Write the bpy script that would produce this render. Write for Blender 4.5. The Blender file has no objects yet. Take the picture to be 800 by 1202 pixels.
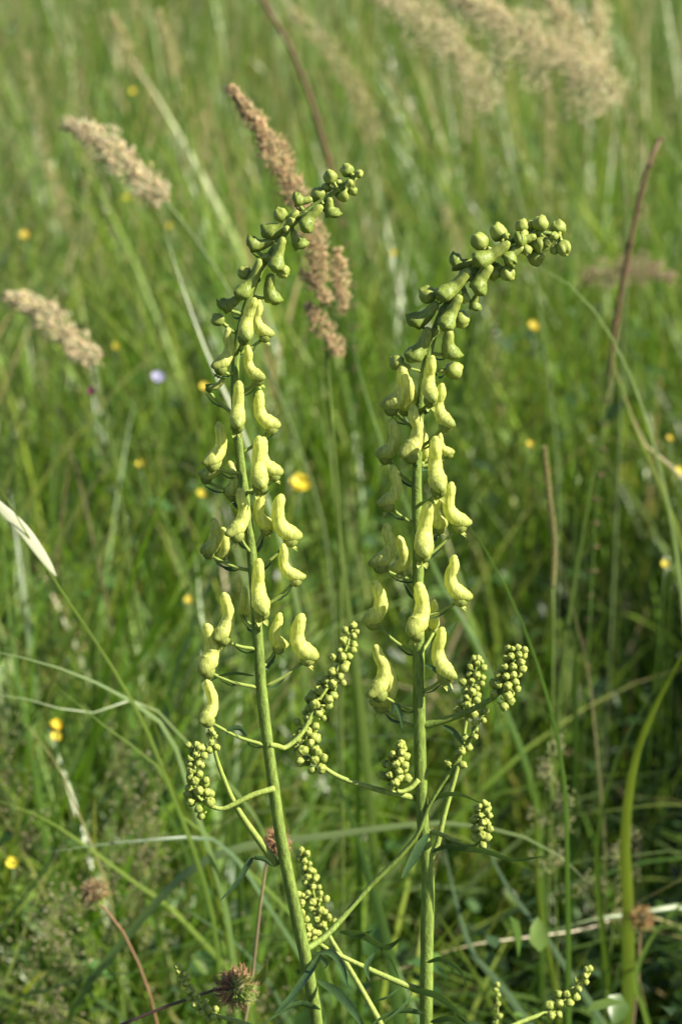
import bpy, math, random
import numpy as np
from mathutils import Vector, Matrix, noise
random.seed(7); RNG = np.random.default_rng(11)
S = bpy.context.scene
C = S.collection

# ------------------------------------------------------------------ camera
HC, PITCH, D = 1.23, math.radians(20.0), 0.95          # camera height, downward pitch, distance of the plants
LENS, SH = 50.0, 23.5
cam = bpy.data.cameras.new('camera'); camo = bpy.data.objects.new('camera', cam); C.objects.link(camo)
camo.location = (0, 0, HC); camo.rotation_euler = (math.pi/2 - PITCH, 0, 0)
cam.sensor_fit = 'VERTICAL'; cam.sensor_height = SH; cam.sensor_width = SH*800/1202; cam.lens = LENS
cam.clip_start = 0.02; cam.clip_end = 2000
cam.dof.use_dof = True; cam.dof.focus_distance = 0.99; cam.dof.aperture_fstop = 7.1
cam.dof.aperture_blades = 0
S.camera = camo
# ------------------------------------------------------------------ light
SUN_EL, SUN_AZ = math.radians(38), math.radians(104)      # azimuth from +Y (view) towards +X (right)
w = bpy.data.worlds.new('World'); S.world = w; w.use_nodes = True
nt = w.node_tree; bg = nt.nodes['Background']
sky = nt.nodes.new('ShaderNodeTexSky'); sky.sky_type = 'NISHITA'; sky.sun_disc = False
sky.sun_elevation = SUN_EL; sky.sun_rotation = SUN_AZ; sky.altitude = 200
nt.links.new(sky.outputs[0], bg.inputs[0]); bg.inputs[1].default_value = 0.06
sd = Vector((math.cos(SUN_EL)*math.sin(SUN_AZ), math.cos(SUN_EL)*math.cos(SUN_AZ), math.sin(SUN_EL)))
sl = bpy.data.lights.new('sun', 'SUN'); sl.energy = 5.0; sl.angle = math.radians(0.53); sl.color = (1, .93, .78)
so = bpy.data.objects.new('sun', sl); C.objects.link(so); so.rotation_euler = sd.to_track_quat('Z', 'Y').to_euler()
so.location = sd*30
S.view_settings.view_transform = 'Standard'; S.view_settings.look = 'None'
S.view_settings.gamma = 1; S.view_settings.use_curve_mapping = False; S.view_settings.exposure = 1.45
S.render.engine = 'CYCLES'
S.cycles.max_bounces = 8; S.cycles.diffuse_bounces = 3; S.cycles.transmission_bounces = 5
S.cycles.glossy_bounces = 2; S.cycles.caustics_reflective = False; S.cycles.caustics_refractive = False
S.cycles.use_denoising = True; S.cycles.sample_clamp_indirect = 4

# ------------------------------------------------------------------ pixel -> place (a pixel is only a direction; y is chosen per thing)
FWD = Vector((0, math.cos(PITCH), -math.sin(PITCH))); UPV = Vector((0, math.sin(PITCH), math.cos(PITCH)))
def W(px, py, y):
    s = SH/1202/LENS
    d = Vector((1, 0, 0))*((px-400)*s) + UPV*((601-py)*s) + FWD
    return Vector((0, 0, HC)) + d*(y/d.y)
def mpp(y): return y/math.cos(PITCH)*SH/1202/LENS        # metres per pixel, roughly

# ------------------------------------------------------------------ materials
def ng(name):
    m = bpy.data.materials.new(name); m.use_nodes = True
    n = m.node_tree.nodes; l = m.node_tree.links
    return m, n, l, n['Principled BSDF'], n['Material Output']
def foliage(name, transl=0.35, rough=0.45, var=0.25, nscale=40, attr=True, col=(.1, .15, .04), warm=(1.25, 1.2, .55), bump=0.0, spec=.35, streak=0.0):
    """leaf-like surface: colour from the per-vertex attribute (or col), fine mottling, light passing through"""
    m, n, l, p, out = ng(name)
    if attr:
        a = n.new('ShaderNodeAttribute'); a.attribute_name = 'Col'; src = a.outputs['Color']
    else:
        a = n.new('ShaderNodeRGB'); a.outputs[0].default_value = (*col, 1); src = a.outputs[0]
    tc = n.new('ShaderNodeTexCoord')
    nz = n.new('ShaderNodeTexNoise'); nz.inputs['Scale'].default_value = nscale; nz.inputs['Detail'].default_value = 4
    l.new(tc.outputs['Object'], nz.inputs['Vector'])
    mr = n.new('ShaderNodeMapRange'); mr.inputs[1].default_value = .25; mr.inputs[2].default_value = .75
    mr.inputs[3].default_value = 1-var; mr.inputs[4].default_value = 1+var
    l.new(nz.outputs[0], mr.inputs[0])
    mx = n.new('ShaderNodeMix'); mx.data_type = 'RGBA'; mx.blend_type = 'MULTIPLY'; mx.inputs[0].default_value = 1
    l.new(src, mx.inputs[6]); l.new(mr.outputs[0], mx.inputs[7])
    if streak:                                             # ribs running up the stem
        mp_ = n.new('ShaderNodeMapping'); mp_.inputs['Scale'].default_value = (900, 900, 14); l.new(tc.outputs['Object'], mp_.inputs['Vector'])
        ns_ = n.new('ShaderNodeTexNoise'); ns_.inputs['Scale'].default_value = 1; ns_.inputs['Detail'].default_value = 3; l.new(mp_.outputs[0], ns_.inputs['Vector'])
        ms_ = n.new('ShaderNodeMapRange'); ms_.inputs[1].default_value = .3; ms_.inputs[2].default_value = .7; ms_.inputs[3].default_value = 1-streak; ms_.inputs[4].default_value = 1+streak
        l.new(ns_.outputs[0], ms_.inputs[0]); m0 = mx
        mx = n.new('ShaderNodeMix'); mx.data_type = 'RGBA'; mx.blend_type = 'MULTIPLY'; mx.inputs[0].default_value = 1
        l.new(m0.outputs[2], mx.inputs[6]); l.new(ms_.outputs[0], mx.inputs[7])
    l.new(mx.outputs[2], p.inputs['Base Color']); p.inputs['Roughness'].default_value = rough
    p.inputs['Specular IOR Level'].default_value = spec
    if bump:
        b = n.new('ShaderNodeBump'); b.inputs['Strength'].default_value = bump; b.inputs['Distance'].default_value = .0006
        nz2 = n.new('ShaderNodeTexNoise'); nz2.inputs['Scale'].default_value = 900; l.new(tc.outputs['Object'], nz2.inputs['Vector'])
        l.new(nz2.outputs[0], b.inputs['Height']); l.new(b.outputs[0], p.inputs['Normal'])
    t = n.new('ShaderNodeBsdfTranslucent')
    mw = n.new('ShaderNodeMix'); mw.data_type = 'RGBA'; mw.blend_type = 'MULTIPLY'; mw.inputs[0].default_value = 1
    l.new(mx.outputs[2], mw.inputs[6]); mw.inputs[7].default_value = (*warm, 1)
    l.new(mw.outputs[2], t.inputs['Color'])
    ms = n.new('ShaderNodeMixShader'); ms.inputs[0].default_value = transl
    l.new(p.outputs[0], ms.inputs[1]); l.new(t.outputs[0], ms.inputs[2]); l.new(ms.outputs[0], out.inputs['Surface'])
    return m
def petal(name, yellow, green, transl):
    """pale yellow fading to green towards the mouth; object colour (red) shifts the whole flower towards green"""
    m, n, l, p, out = ng(name)
    a = n.new('ShaderNodeAttribute'); a.attribute_name = 'Col'
    sp = n.new('ShaderNodeSeparateColor'); l.new(a.outputs['Color'], sp.inputs[0])
    oi = n.new('ShaderNodeObjectInfo'); so_ = n.new('ShaderNodeSeparateColor'); l.new(oi.outputs['Color'], so_.inputs[0])
    tc = n.new('ShaderNodeTexCoord')
    nz = n.new('ShaderNodeTexNoise'); nz.inputs['Scale'].default_value = 9; nz.inputs['Detail'].default_value = 5
    l.new(tc.outputs['Object'], nz.inputs['Vector'])
    wv = n.new('ShaderNodeTexNoise'); wv.inputs['Scale'].default_value = 26; wv.inputs['Detail'].default_value = 2
    mp = n.new('ShaderNodeMapping'); mp.inputs['Scale'].default_value = (1, 1, .12); l.new(tc.outputs['Object'], mp.inputs['Vector']); l.new(mp.outputs[0], wv.inputs['Vector'])
    ad = n.new('ShaderNodeMath'); ad.operation = 'ADD'; l.new(sp.outputs[0], ad.inputs[0]); l.new(so_.outputs[0], ad.inputs[1])
    k = n.new('ShaderNodeMath'); k.operation = 'MULTIPLY_ADD'; k.inputs[1].default_value = .55; l.new(nz.outputs[0], k.inputs[0])
    k2 = n.new('ShaderNodeMath'); k2.operation = 'SUBTRACT'; k2.inputs[1].default_value = .27; l.new(ad.outputs[0], k2.inputs[0]); l.new(k2.outputs[0], k.inputs[2]); k.use_clamp = True
    mx = n.new('ShaderNodeMix'); mx.data_type = 'RGBA'; l.new(k.outputs[0], mx.inputs[0])
    mx.inputs[6].default_value = (*yellow, 1); mx.inputs[7].default_value = (*green, 1)
    vm = n.new('ShaderNodeMapRange'); vm.inputs[1].default_value = .35; vm.inputs[2].default_value = .65; vm.inputs[3].default_value = .74; vm.inputs[4].default_value = 1.10
    l.new(wv.outputs[0], vm.inputs[0])
    m2 = n.new('ShaderNodeMix'); m2.data_type = 'RGBA'; m2.blend_type = 'MULTIPLY'; m2.inputs[0].default_value = 1
    l.new(mx.outputs[2], m2.inputs[6]); l.new(vm.outputs[0], m2.inputs[7])
    l.new(m2.outputs[2], p.inputs['Base Color']); p.inputs['Roughness'].default_value = .48; p.inputs['Specular IOR Level'].default_value = .3
    b = n.new('ShaderNodeBump'); b.inputs['Strength'].default_value = .10; b.inputs['Distance'].default_value = .01
    l.new(wv.outputs[0], b.inputs['Height']); l.new(b.outputs[0], p.inputs['Normal'])
    t = n.new('ShaderNodeBsdfTranslucent'); l.new(m2.outputs[2], t.inputs['Color'])
    ms = n.new('ShaderNodeMixShader'); ms.inputs[0].default_value = transl
    l.new(p.outputs[0], ms.inputs[1]); l.new(t.outputs[0], ms.inputs[2]); l.new(ms.outputs[0], out.inputs['Surface'])
    return m
M = {}
M['petal'] = petal('hood_petal', (.74, .77, .21), (.18, .245, .045), .44)
M['bud'] = petal('bud_skin', (.50, .54, .12), (.165, .225, .036), .20)
M['stem'] = foliage('monkshood_stem', .10, .55, .2, 60, False, (.145, .205, .036), bump=.5, spec=.25, streak=.35)
M['branch'] = foliage('monkshood_branch', .12, .55, .2, 60, False, (.235, .30, .06), bump=.4, spec=.25, streak=.25)
M['leaf'] = foliage('monkshood_leaf', .22, .42, .25, 120, False, (.055, .105, .035), bump=.3)
M['grass'] = foliage('meadow_blade', .40, .36, .18, 25, spec=.4, warm=(1.1, 1.25, .45))
M['herb'] = foliage('herb_leaf', .32, .4, .2, 60, spec=.35, warm=(1.15, 1.2, .5))
M['dry'] = foliage('dry_straw', .30, .6, .2, 60, warm=(1.1, 1.0, .75))
M['flower'] = foliage('meadow_petal', .35, .5, .08, 60, warm=(1.1, 1.0, .6))
m, n, l, p, out = ng('soil_and_litter')
nz = n.new('ShaderNodeTexNoise'); nz.inputs['Scale'].default_value = 6; nz.inputs['Detail'].default_value = 8
cr = n.new('ShaderNodeValToRGB'); cr.color_ramp.elements[0].color = (.028, .04, .012, 1); cr.color_ramp.elements[1].color = (.075, .085, .028, 1)
cr.color_ramp.elements[0].position = .35; cr.color_ramp.elements[1].position = .65
tc = n.new('ShaderNodeTexCoord'); l.new(tc.outputs['Object'], nz.inputs['Vector']); l.new(nz.outputs[0], cr.inputs[0]); l.new(cr.outputs[0], p.inputs['Base Color'])
p.inputs['Roughness'].default_value = .95; M['ground'] = m

# ------------------------------------------------------------------ mesh helpers
def cr_sample(pts, n, extra=None):
    """Catmull-Rom through pts (Vectors), n samples; extra = list of scalars interpolated along"""
    P = [Vector(p) for p in pts]
    if len(P) == 2: P = [P[0], P[0].lerp(P[1], .5), P[1]]; extra = [extra[0], (extra[0]+extra[1])/2, extra[1]] if extra else None
    L = [0.0]
    for a, b in zip(P, P[1:]): L.append(L[-1] + max((b-a).length, 1e-9))
    res, ex = [], []
    for i in range(n):
        s = L[-1]*i/(n-1); k = 0
        while k < len(P)-2 and L[k+1] < s: k += 1
        t = (s-L[k])/(L[k+1]-L[k])
        p0 = P[k-1] if k else P[0]*2-P[1]; p1, p2 = P[k], P[k+1]; p3 = P[k+2] if k+2 < len(P) else P[-1]*2-P[-2]
        # tangents scaled for uneven spacing
        h = L[k+1]-L[k]; h0 = (L[k]-L[k-1]) if k else h; h1 = (L[k+2]-L[k+1]) if k+2 < len(P) else h
        m1 = (p2-p0)*(h/(h+h0)); m2 = (p3-p1)*(h/(h+h1))
        t2, t3 = t*t, t*t*t
        res.append(p1*(2*t3-3*t2+1)+m1*(t3-2*t2+t)+p2*(-2*t3+3*t2)+m2*(t3-t2))
        if extra: ex.append(extra[k]*(1-t)+extra[k+1]*t)
    return (res, ex) if extra else res
class MB:
    def __init__(s): s.v = []; s.f = []; s.c = []
    def tube(s, pts, rad, ns=10, col=(1, 1, 1), cap=True, lumps=0):
        n = len(pts); b = len(s.v)
        t = (pts[1]-pts[0]).normalized(); u = t.orthogonal().normalized()
        for i in range(n):
            t2 = (pts[min(i+1, n-1)]-pts[max(i-1, 0)])
            if t2.length > 1e-9: t = t2.normalized()
            u = (u - t*u.dot(t)).normalized(); v = t.cross(u)
            r = rad[i] if hasattr(rad, '__len__') else rad
            for k in range(ns):
                a = 2*math.pi*k/ns; rr = r*(1+lumps*math.sin(3*a)) if lumps else r
                s.v.append(pts[i]+(u*math.cos(a)+v*math.sin(a))*rr)
                s.c.append(col[i] if isinstance(col, list) else col)
        for i in range(n-1):
            for k in range(ns):
                k2 = (k+1) % ns
                s.f.append((b+i*ns+k, b+i*ns+k2, b+(i+1)*ns+k2, b+(i+1)*ns+k))
        if cap:
            s.f.append(tuple(b+k for k in range(ns))[::-1]); s.f.append(tuple(b+(n-1)*ns+k for k in range(ns)))
        return s
    def ribbon(s, pts, wid, side, col=(1, 1, 1), fold=.25, twist=0.0):
        """three vertices across: a leaf with a folded midrib; side = hint for the direction across"""
        n = len(pts); b = len(s.v); side = Vector(side)
        for i in range(n):
            t = (pts[min(i+1, n-1)]-pts[max(i-1, 0)]).normalized()
            sd_ = (side-t*side.dot(t))
            sd_ = sd_.normalized() if sd_.length > 1e-6 else t.orthogonal()
            if twist: sd_ = Matrix.Rotation(twist*i/(n-1), 3, t) @ sd_
            nn = t.cross(sd_); c = col[i] if isinstance(col, list) else col
            s.v += [pts[i]-sd_*wid[i], pts[i]-nn*wid[i]*fold, pts[i]+sd_*wid[i]]; s.c += [c, c, c]
        for i in range(n-1):
            for k in (0, 1): s.f.append((b+i*3+k, b+i*3+k+1, b+i*3+k+4, b+i*3+k+3))
        return s
    def lens(s, p, d, ln, wd, col):
        """a small pointed spikelet"""
        d = d.normalized(); u = d.orthogonal().normalized(); v = d.cross(u); b = len(s.v)
        m_ = p+d*ln*.4
        s.v += [p, m_+u*wd, m_+v*wd*.6, m_-u*wd, m_-v*wd*.6, p+d*ln]; s.c += [col]*6
        for k in range(4): s.f += [(b, b+1+(k+1) % 4, b+1+k), (b+5, b+1+k, b+1+(k+1) % 4)]
        return s
    def mesh(s, name, off=None):
        me = bpy.data.meshes.new(name)
        vs = [tuple(p-off) for p in s.v] if off is not None else [tuple(p) for p in s.v]
        me.from_pydata(vs, [], s.f)
        at = me.attributes.new('Col', 'FLOAT_COLOR', 'POINT')
        at.data.foreach_set('color', np.array([(c[0], c[1], c[2], 1) for c in s.c], dtype=np.float32).ravel())
        me.polygons.foreach_set('use_smooth', [True]*len(me.polygons)); me.update()
        return me
def obj(name, me, mat, parent=None, off=None):
    if isinstance(me, MB): me = me.mesh(name, off)
    if mat and not me.materials: me.materials.append(M[mat])
    o = bpy.data.objects.new(name, me); C.objects.link(o)
    if parent: o.parent = parent
    return o
def tag(o, label=None, cat=None, group=None, kind=None):
    if label: o['label'] = label
    if cat: o['category'] = cat
    if group: o['group'] = group
    if kind: o['kind'] = kind
    return o
def empty(name, loc, label, cat, group=None):
    e = bpy.data.objects.new(name, None); C.objects.link(e); e.location = loc; e.empty_display_size = .02
    return tag(e, label, cat, group)
def jit(c, a=.15):
    k = 1+random.uniform(-a, a); return tuple(max(0, x*k*(1+random.uniform(-a, a)*.4)) for x in c)

# ------------------------------------------------------------------ ground
g = MB(); R_ = 600
for i in range(25):
    for j in range(25):
        x, y = (i-12)/12, (j-12)/12
        g.v.append(Vector((R_*x*abs(x)**1.5, R_*y*abs(y)**1.5, 0))); g.c.append((1, 1, 1))
for i in range(24):
    for j in range(24): g.f.append((i*25+j, (i+1)*25+j, (i+1)*25+j+1, i*25+j+1))
tag(obj('ground', g, 'ground'), kind='structure')

# ------------------------------------------------------------------ the meadow: masses nobody could count
GREENS = np.array([[.062, .126, .012], [.086, .158, .015], [.118, .190, .020], [.072, .132, .024], [.144, .192, .026], [.115, .168, .048]])
STRAW = np.array([[.36, .29, .14], [.30, .23, .10], [.42, .36, .20]])
def np_mesh(name, co, faces, col, mat, label, cat):
    me = bpy.data.meshes.new(name)
    nv, nf = len(co), len(faces); k = faces.shape[1]
    me.vertices.add(nv); me.vertices.foreach_set('co', co.astype(np.float32).ravel())
    me.loops.add(nf*k); me.loops.foreach_set('vertex_index', faces.astype(np.int32).ravel())
    me.polygons.add(nf); me.polygons.foreach_set('loop_start', np.arange(0, nf*k, k, dtype=np.int32))
    me.polygons.foreach_set('loop_total', np.full(nf, k, dtype=np.int32))
    me.polygons.foreach_set('use_smooth', np.ones(nf, dtype=bool))
    at = me.attributes.new('Col', 'FLOAT_COLOR', 'POINT')
    at.data.foreach_set('color', np.c_[col, np.ones(nv)].astype(np.float32).ravel())
    me.update(calc_edges=True)
    o = obj(name, me, mat); return tag(o, label, cat, kind='stuff')
def hollow(x, y):
    """0 in the low shady pocket right of the plants, 1 elsewhere"""
    e = ((x-.24)/.30)**2 + ((y-1.95)/.70)**2
    return np.clip((e-.45)/.9, 0, 1)
def blades(n, xr, yr, hr, wr, seg, straw=.03, lean=(.05, .45), bend=(.1, 1.3), power=1.0, gain=1.2, hmod=True):
    y = yr[0]+(yr[1]-yr[0])*RNG.random(n)**power
    x = (RNG.random(n)*2-1)*(xr[0]+(xr[1]-xr[0])*(y-yr[0])/(yr[1]-yr[0]))
    h = hr[0]+(hr[1]-hr[0])*RNG.random(n)**1.3
    if hmod:
        hl = hollow(x, y); h = h*(.50+.50*hl)
        clump = .80+.42*np.sin(x*7.3+1.3*np.sin(y*4.1))*np.cos(y*5.7+x*2.1); h = h*clump
    az = RNG.random(n)*2*np.pi; ln = lean[0]+(lean[1]-lean[0])*RNG.random(n); bd = bend[0]+(bend[1]-bend[0])*RNG.random(n)**2
    wd = wr[0]+(wr[1]-wr[0])*RNG.random(n)**1.5; tw = RNG.normal(0, .9, n)
    t = np.linspace(0, 1, seg+1)
    pos = np.stack([x, y, np.full(n, -.01)], 1); P = [pos]
    for k in range(seg):
        tm = (k+.5)/seg; a = ln+bd*tm**1.6; ds = h/seg
        pos = pos+np.stack([np.cos(az)*np.sin(a)*ds, np.sin(az)*np.sin(a)*ds, np.cos(a)*ds], 1); P.append(pos)
    P = np.stack(P, 1)
    prof = np.clip(np.minimum(1, .55+t*2.2)*(1-t**2.6), .03, None)
    aa = az[:, None]+np.pi/2+tw[:, None]*t[None]
    sx, sy = np.cos(aa)*wd[:, None]*prof, np.sin(aa)*wd[:, None]*prof
    sv = np.stack([sx, sy, np.zeros_like(sx)], 2)
    co = np.stack([P-sv, P+sv], 2).reshape(-1, 3)
    ci = RNG.integers(0, len(GREENS), n); col = GREENS[ci]*(1+RNG.normal(0, .2, (n, 1)))*gain*np.array([1+.35*(gain-1.2), 1, 1-.5*(gain-1.2)])
    ds = RNG.random(n) < straw
    col[ds] = STRAW[RNG.integers(0, len(STRAW), ds.sum())]*(1+RNG.normal(0, .12, (ds.sum(), 1)))
    tipdry = (RNG.random(n) < .22)
    cc = np.repeat(col[:, None], seg+1, 1)
    tipc = np.array([.30, .25, .10]); tt = (np.clip((t-.7)/.3, 0, 1))[None, :, None]*tipdry[:, None, None]
    cc = np.clip(cc*(1-tt)+tipc*tt, .005, 1)
    cc = np.repeat(cc[:, :, None], 2, 2).reshape(-1, 3)
    b = (np.arange(n)*(seg+1)*2)[:, None]; k = np.arange(seg)[None]*2
    f = np.stack([b+k, b+k+1, b+k+3, b+k+2], 2).reshape(-1, 4)
    return co, f, cc
def join(parts):
    co, f, c, o = [], [], [], 0
    for a in parts: co.append(a[0]); f.append(a[1]+o); c.append(a[2]); o += len(a[0])
    return np.concatenate(co), np.concatenate(f), np.concatenate(c)
# tall tussocks added out of view, right of the pocket, to keep it in shade
shade_tuss = blades(1500, (.33, .33), (1.42, 2.75), (.55, .90), (.0014, .0034), 8, hmod=False, lean=(.02, .3), bend=(.1, .9))
shade_tuss[0][:, 0] += .86
near = join([blades(5200, (1.3, 1.6), (1.10, 2.0), (.28, .66), (.0010, .0032), 8),
             blades(3200, (1.2, 1.5), (1.20, 2.1), (.42, .74), (.0028, .0060), 10, bend=(.4, 2.0), straw=.015),
             blades(1500, (1.0, 1.3), (1.18, 1.8), (.42, .75), (.0020, .0045), 12, bend=(1.4, 2.9), straw=.03, lean=(.1, .5)),
             shade_tuss,
             blades(5000, (1.3, 1.4), (.30, 1.12), (.12, .40), (.0010, .0024), 6, hmod=False)])
np_mesh('meadow_grass', *near, 'grass', 'green grass blades standing thick just behind the yellow monkshoods', 'grass')
mid = join([blades(11500, (1.6, 2.6), (1.9, 4.2), (.30, .74), (.0016, .0042), 6, gain=1.3, straw=.04),
            blades(3200, (1.5, 2.6), (1.9, 4.2), (.50, .88), (.0024, .0056), 8, bend=(.3, 1.6), gain=1.3, straw=.05)])
np_mesh('meadow_grass', *mid, 'grass', 'softly blurred green grass in the middle of the meadow', 'grass')
far = join([blades(22000, (2.6, 6.5), (4.0, 10.5), (.30, .80), (.0022, .0050), 4, straw=.14, gain=1.15),
            blades(15000, (6.5, 22), (10, 40), (.35, .85), (.008, .018), 3, straw=.2, gain=1.15)])
np_mesh('meadow_grass', *far, 'grass', 'pale blurred grass far out across the meadow', 'grass')

def herb_leaves(n, xr, yr, zr, lr):
    """oval leaflets of low meadow herbs, spread through the lower storey"""
    y = yr[0]+(yr[1]-yr[0])*RNG.random(n); x = (RNG.random(n)*2-1)*(xr[0]+(xr[1]-xr[0])*(y-yr[0])/(yr[1]-yr[0]))
    z = zr[0]+(zr[1]-zr[0])*RNG.random(n)**1.3
    z = z*(.55+.45*hollow(x, y))*(.8+.35*np.sin(x*9+y*3)*np.cos(y*8))
    ln = lr[0]+(lr[1]-lr[0])*RNG.random(n)**1.5; az = RNG.random(n)*2*np.pi; el = RNG.normal(.25, .5, n)
    d = np.stack([np.cos(az)*np.cos(el), np.sin(az)*np.cos(el), np.sin(el)], 1)
    s = np.stack([-np.sin(az), np.cos(az), RNG.normal(0, .35, n)], 1); nn = np.cross(d, s)
    p = np.stack([x, y, z], 1); wd = ln*RNG.uniform(.14, .42, n)
    def pt(a, b, c): return p+d*(ln*a)[:, None]+s*(wd*b)[:, None]+nn*(ln*c)[:, None]
    V = np.stack([pt(0, 0, 0), pt(.3, -.85, .06), pt(.32, 0, -.02), pt(.3, .85, .06), pt(.7, -.7, .04), pt(.7, 0, -.05), pt(.7, .7, .04), pt(1, 0, -.12)], 1)
    co = V.reshape(-1, 3)
    T = np.array([[0, 2, 1, 1], [0, 3, 2, 2], [1, 2, 5, 4], [2, 3, 6, 5], [4, 5, 7, 7], [5, 6, 7, 7]])
    tri = np.array([[0, 2, 1], [0, 3, 2], [1, 2, 5], [1, 5, 4], [2, 3, 6], [2, 6, 5], [4, 5, 7], [5, 6, 7]])
    f = ((np.arange(n)*8)[:, None, None]+tri[None]).reshape(-1, 3)
    H = np.array([[.038, .088, .018], [.05, .11, .02], [.07, .13, .024], [.10, .16, .03], [.04, .075, .028]])
    col = np.clip(H[RNG.integers(0, len(H), n)]*(1+RNG.normal(0, .18, (n, 1))), .005, 1)
    return co, f, np.repeat(col, 8, 0)
hl = join([herb_leaves(14000, (1.3, 1.7), (1.06, 2.3), (.03, .46), (.010, .034)),
           herb_leaves(9000, (1.7, 2.6), (2.3, 4.5), (.03, .48), (.014, .042))])
np_mesh('leafy_undergrowth', *hl, 'herb', 'small oval leaves of low herbs filling the lower storey of the grass', 'undergrowth')

def fine_panicles(name, spots, n_each, label, col, hgt=(.45, .62), spread=.05):
    """very fine grass panicles: hair stalks with scattered tiny spikelets"""
    b = MB()
    for (x, y) in spots:
        h = random.uniform(*hgt); a = random.uniform(0, 6.28); le = random.uniform(.02, .14)
        p0 = Vector((x, y, 0)); top = Vector((x+math.cos(a)*le, y+math.sin(a)*le, h))
        st = cr_sample([p0, p0.lerp(top, .55)+Vector((0, 0, .03)), top], 7)
        b.tube(st, [.0007*(1-.6*i/6) for i in range(7)], 3, (.14, .16, .05), False)
        for k in range(n_each):
            t = random.uniform(.68, 1.0); q = p0.lerp(top, t)+Vector((0, 0, .03*(1-t)))
            aa = random.uniform(0, 6.28); r = spread*(1.15-t)*2.2*random.uniform(.2, 1)
            e = q+Vector((math.cos(aa)*r, math.sin(aa)*r, random.uniform(0, .022)))
            b.lens(e, Vector((random.uniform(-1, 1), random.uniform(-1, 1), random.uniform(-.3, 1))), random.uniform(.003, .006), .0011, jit(col, .25))
            if k % 3 == 0: b.tube([q, e], [.00022, .00015], 3, (.2, .19, .08), False)
    return tag(obj(name, b, 'dry'), label, 'grass', kind='stuff')
sp = []
for k in range(20):
    px, py = random.uniform(-40, 230), random.uniform(1010, 1190); y = random.uniform(1.3, 1.6); q = W(px, py, y); sp.append((q.x, q.y))
fine_panicles('fine_grass_panicles', sp, 60, 'fluffy mass of very fine pale grass panicles low in the meadow', (.26, .25, .13), (.36, .5))
sp = [(random.uniform(-.35-.2*y, .35+.2*y), y) for y in [random.uniform(2.3, 7.5) for _ in range(240)]]
fine_panicles('distant_seed_heads', sp, 46, 'hazy tan seed heads scattered through the distant grass', (.42, .35, .18), (.66, .92), .03)

# ------------------------------------------------------------------ monkshood parts (unit length: hood tip to pouch bottom = 1)
def hood_mesh(seed, bendk=0.0, fat=1.0, beak=1.0):
    rnd = random.Random(seed); b = MB()
    sp = [(.012, 1.0), (.0, .93), (-.015+bendk*.3, .82), (-.045, .63), (-.01, .46), (.095, .335), (.220, .280), (.315, .258), (.385*beak, .262)]
    rd = [.044, .083, .099, .107, .122, .142, .126, .088, .032]
    pts, r = cr_sample([Vector((x, 0, z)) for x, z in sp], 30, rd)
    ph = rnd.uniform(0, 6)
    r = [q*fat*(1+.035*math.sin(i*.9+ph)+.02*math.sin(i*2.1+ph*2)) for i, q in enumerate(r)]
    r = [.012]+r
    pts = [pts[0]+Vector((.0, 0, .018))]+pts
    col = [(max(0, (i-14)/17)**1.5*.72+(.12 if i < 3 else 0), 0, 0) for i in range(31)]
    b.tube(pts, r, 18, col)
    # a little keel down the front of the hood and sideways flattening near the mouth
    for k, v in enumerate(b.v):
        i = k//18
        if i > 17: v.y *= 1+.10*math.sin((i-17)/13*math.pi)
        n_ = noise.noise(Vector((v.x*9+seed, v.y*9, v.z*7)))*.006; v.x += n_; v.y += n_*.7
    return b.mesh('hood')
def shell(seed, cx, cz, rx, ry, rz, side, col0, gap=.012):
    """half of the round pouch below the hood: a thick, cupped side sepal"""
    b = MB(); nu, nv = 12, 10
    for j in range(nv+1):
        th = math.pi*j/nv
        for i in range(nu+1):
            ph = math.pi*i/nu
            x = cx+rx*math.sin(th)*math.cos(ph); y = ry*math.sin(th)*math.sin(ph)**.8; z = cz+rz*math.cos(th)
            crease = .014*math.exp(-((i-nu*.22)/1.1)**2); y -= crease
            z += noise.noise(Vector((x*8+seed, y*8+side*3, z*8)))*.010
            b.v.append(Vector((x, (y+gap)*side, z))); b.c.append((col0+.22*max(0, math.cos(ph)-.2)+.1*(j/nv), 0, 0))
    for j in range(nv):
        for i in range(nu):
            q = (j*(nu+1)+i, j*(nu+1)+i+1, (j+1)*(nu+1)+i+1, (j+1)*(nu+1)+i); b.f.append(q if side < 0 else q[::-1])
    return b.mesh('side_sepal')
def tongue(side, x0=.20, z0=.04, ln=.16, drop=.06):
    b = MB(); pts = [Vector((x0-.03+ln*t*.75, side*(.035+.035*t), z0+.02-drop*t*t*1.2)) for t in [i/7 for i in range(8)]]
    b.ribbon(pts, [.045*math.sin(math.pi*(.15+.8*i/7)) for i in range(8)], (0, 1, .2*side), (.34, 0, 0), .35)
    return b.mesh('lower_sepal')
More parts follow.
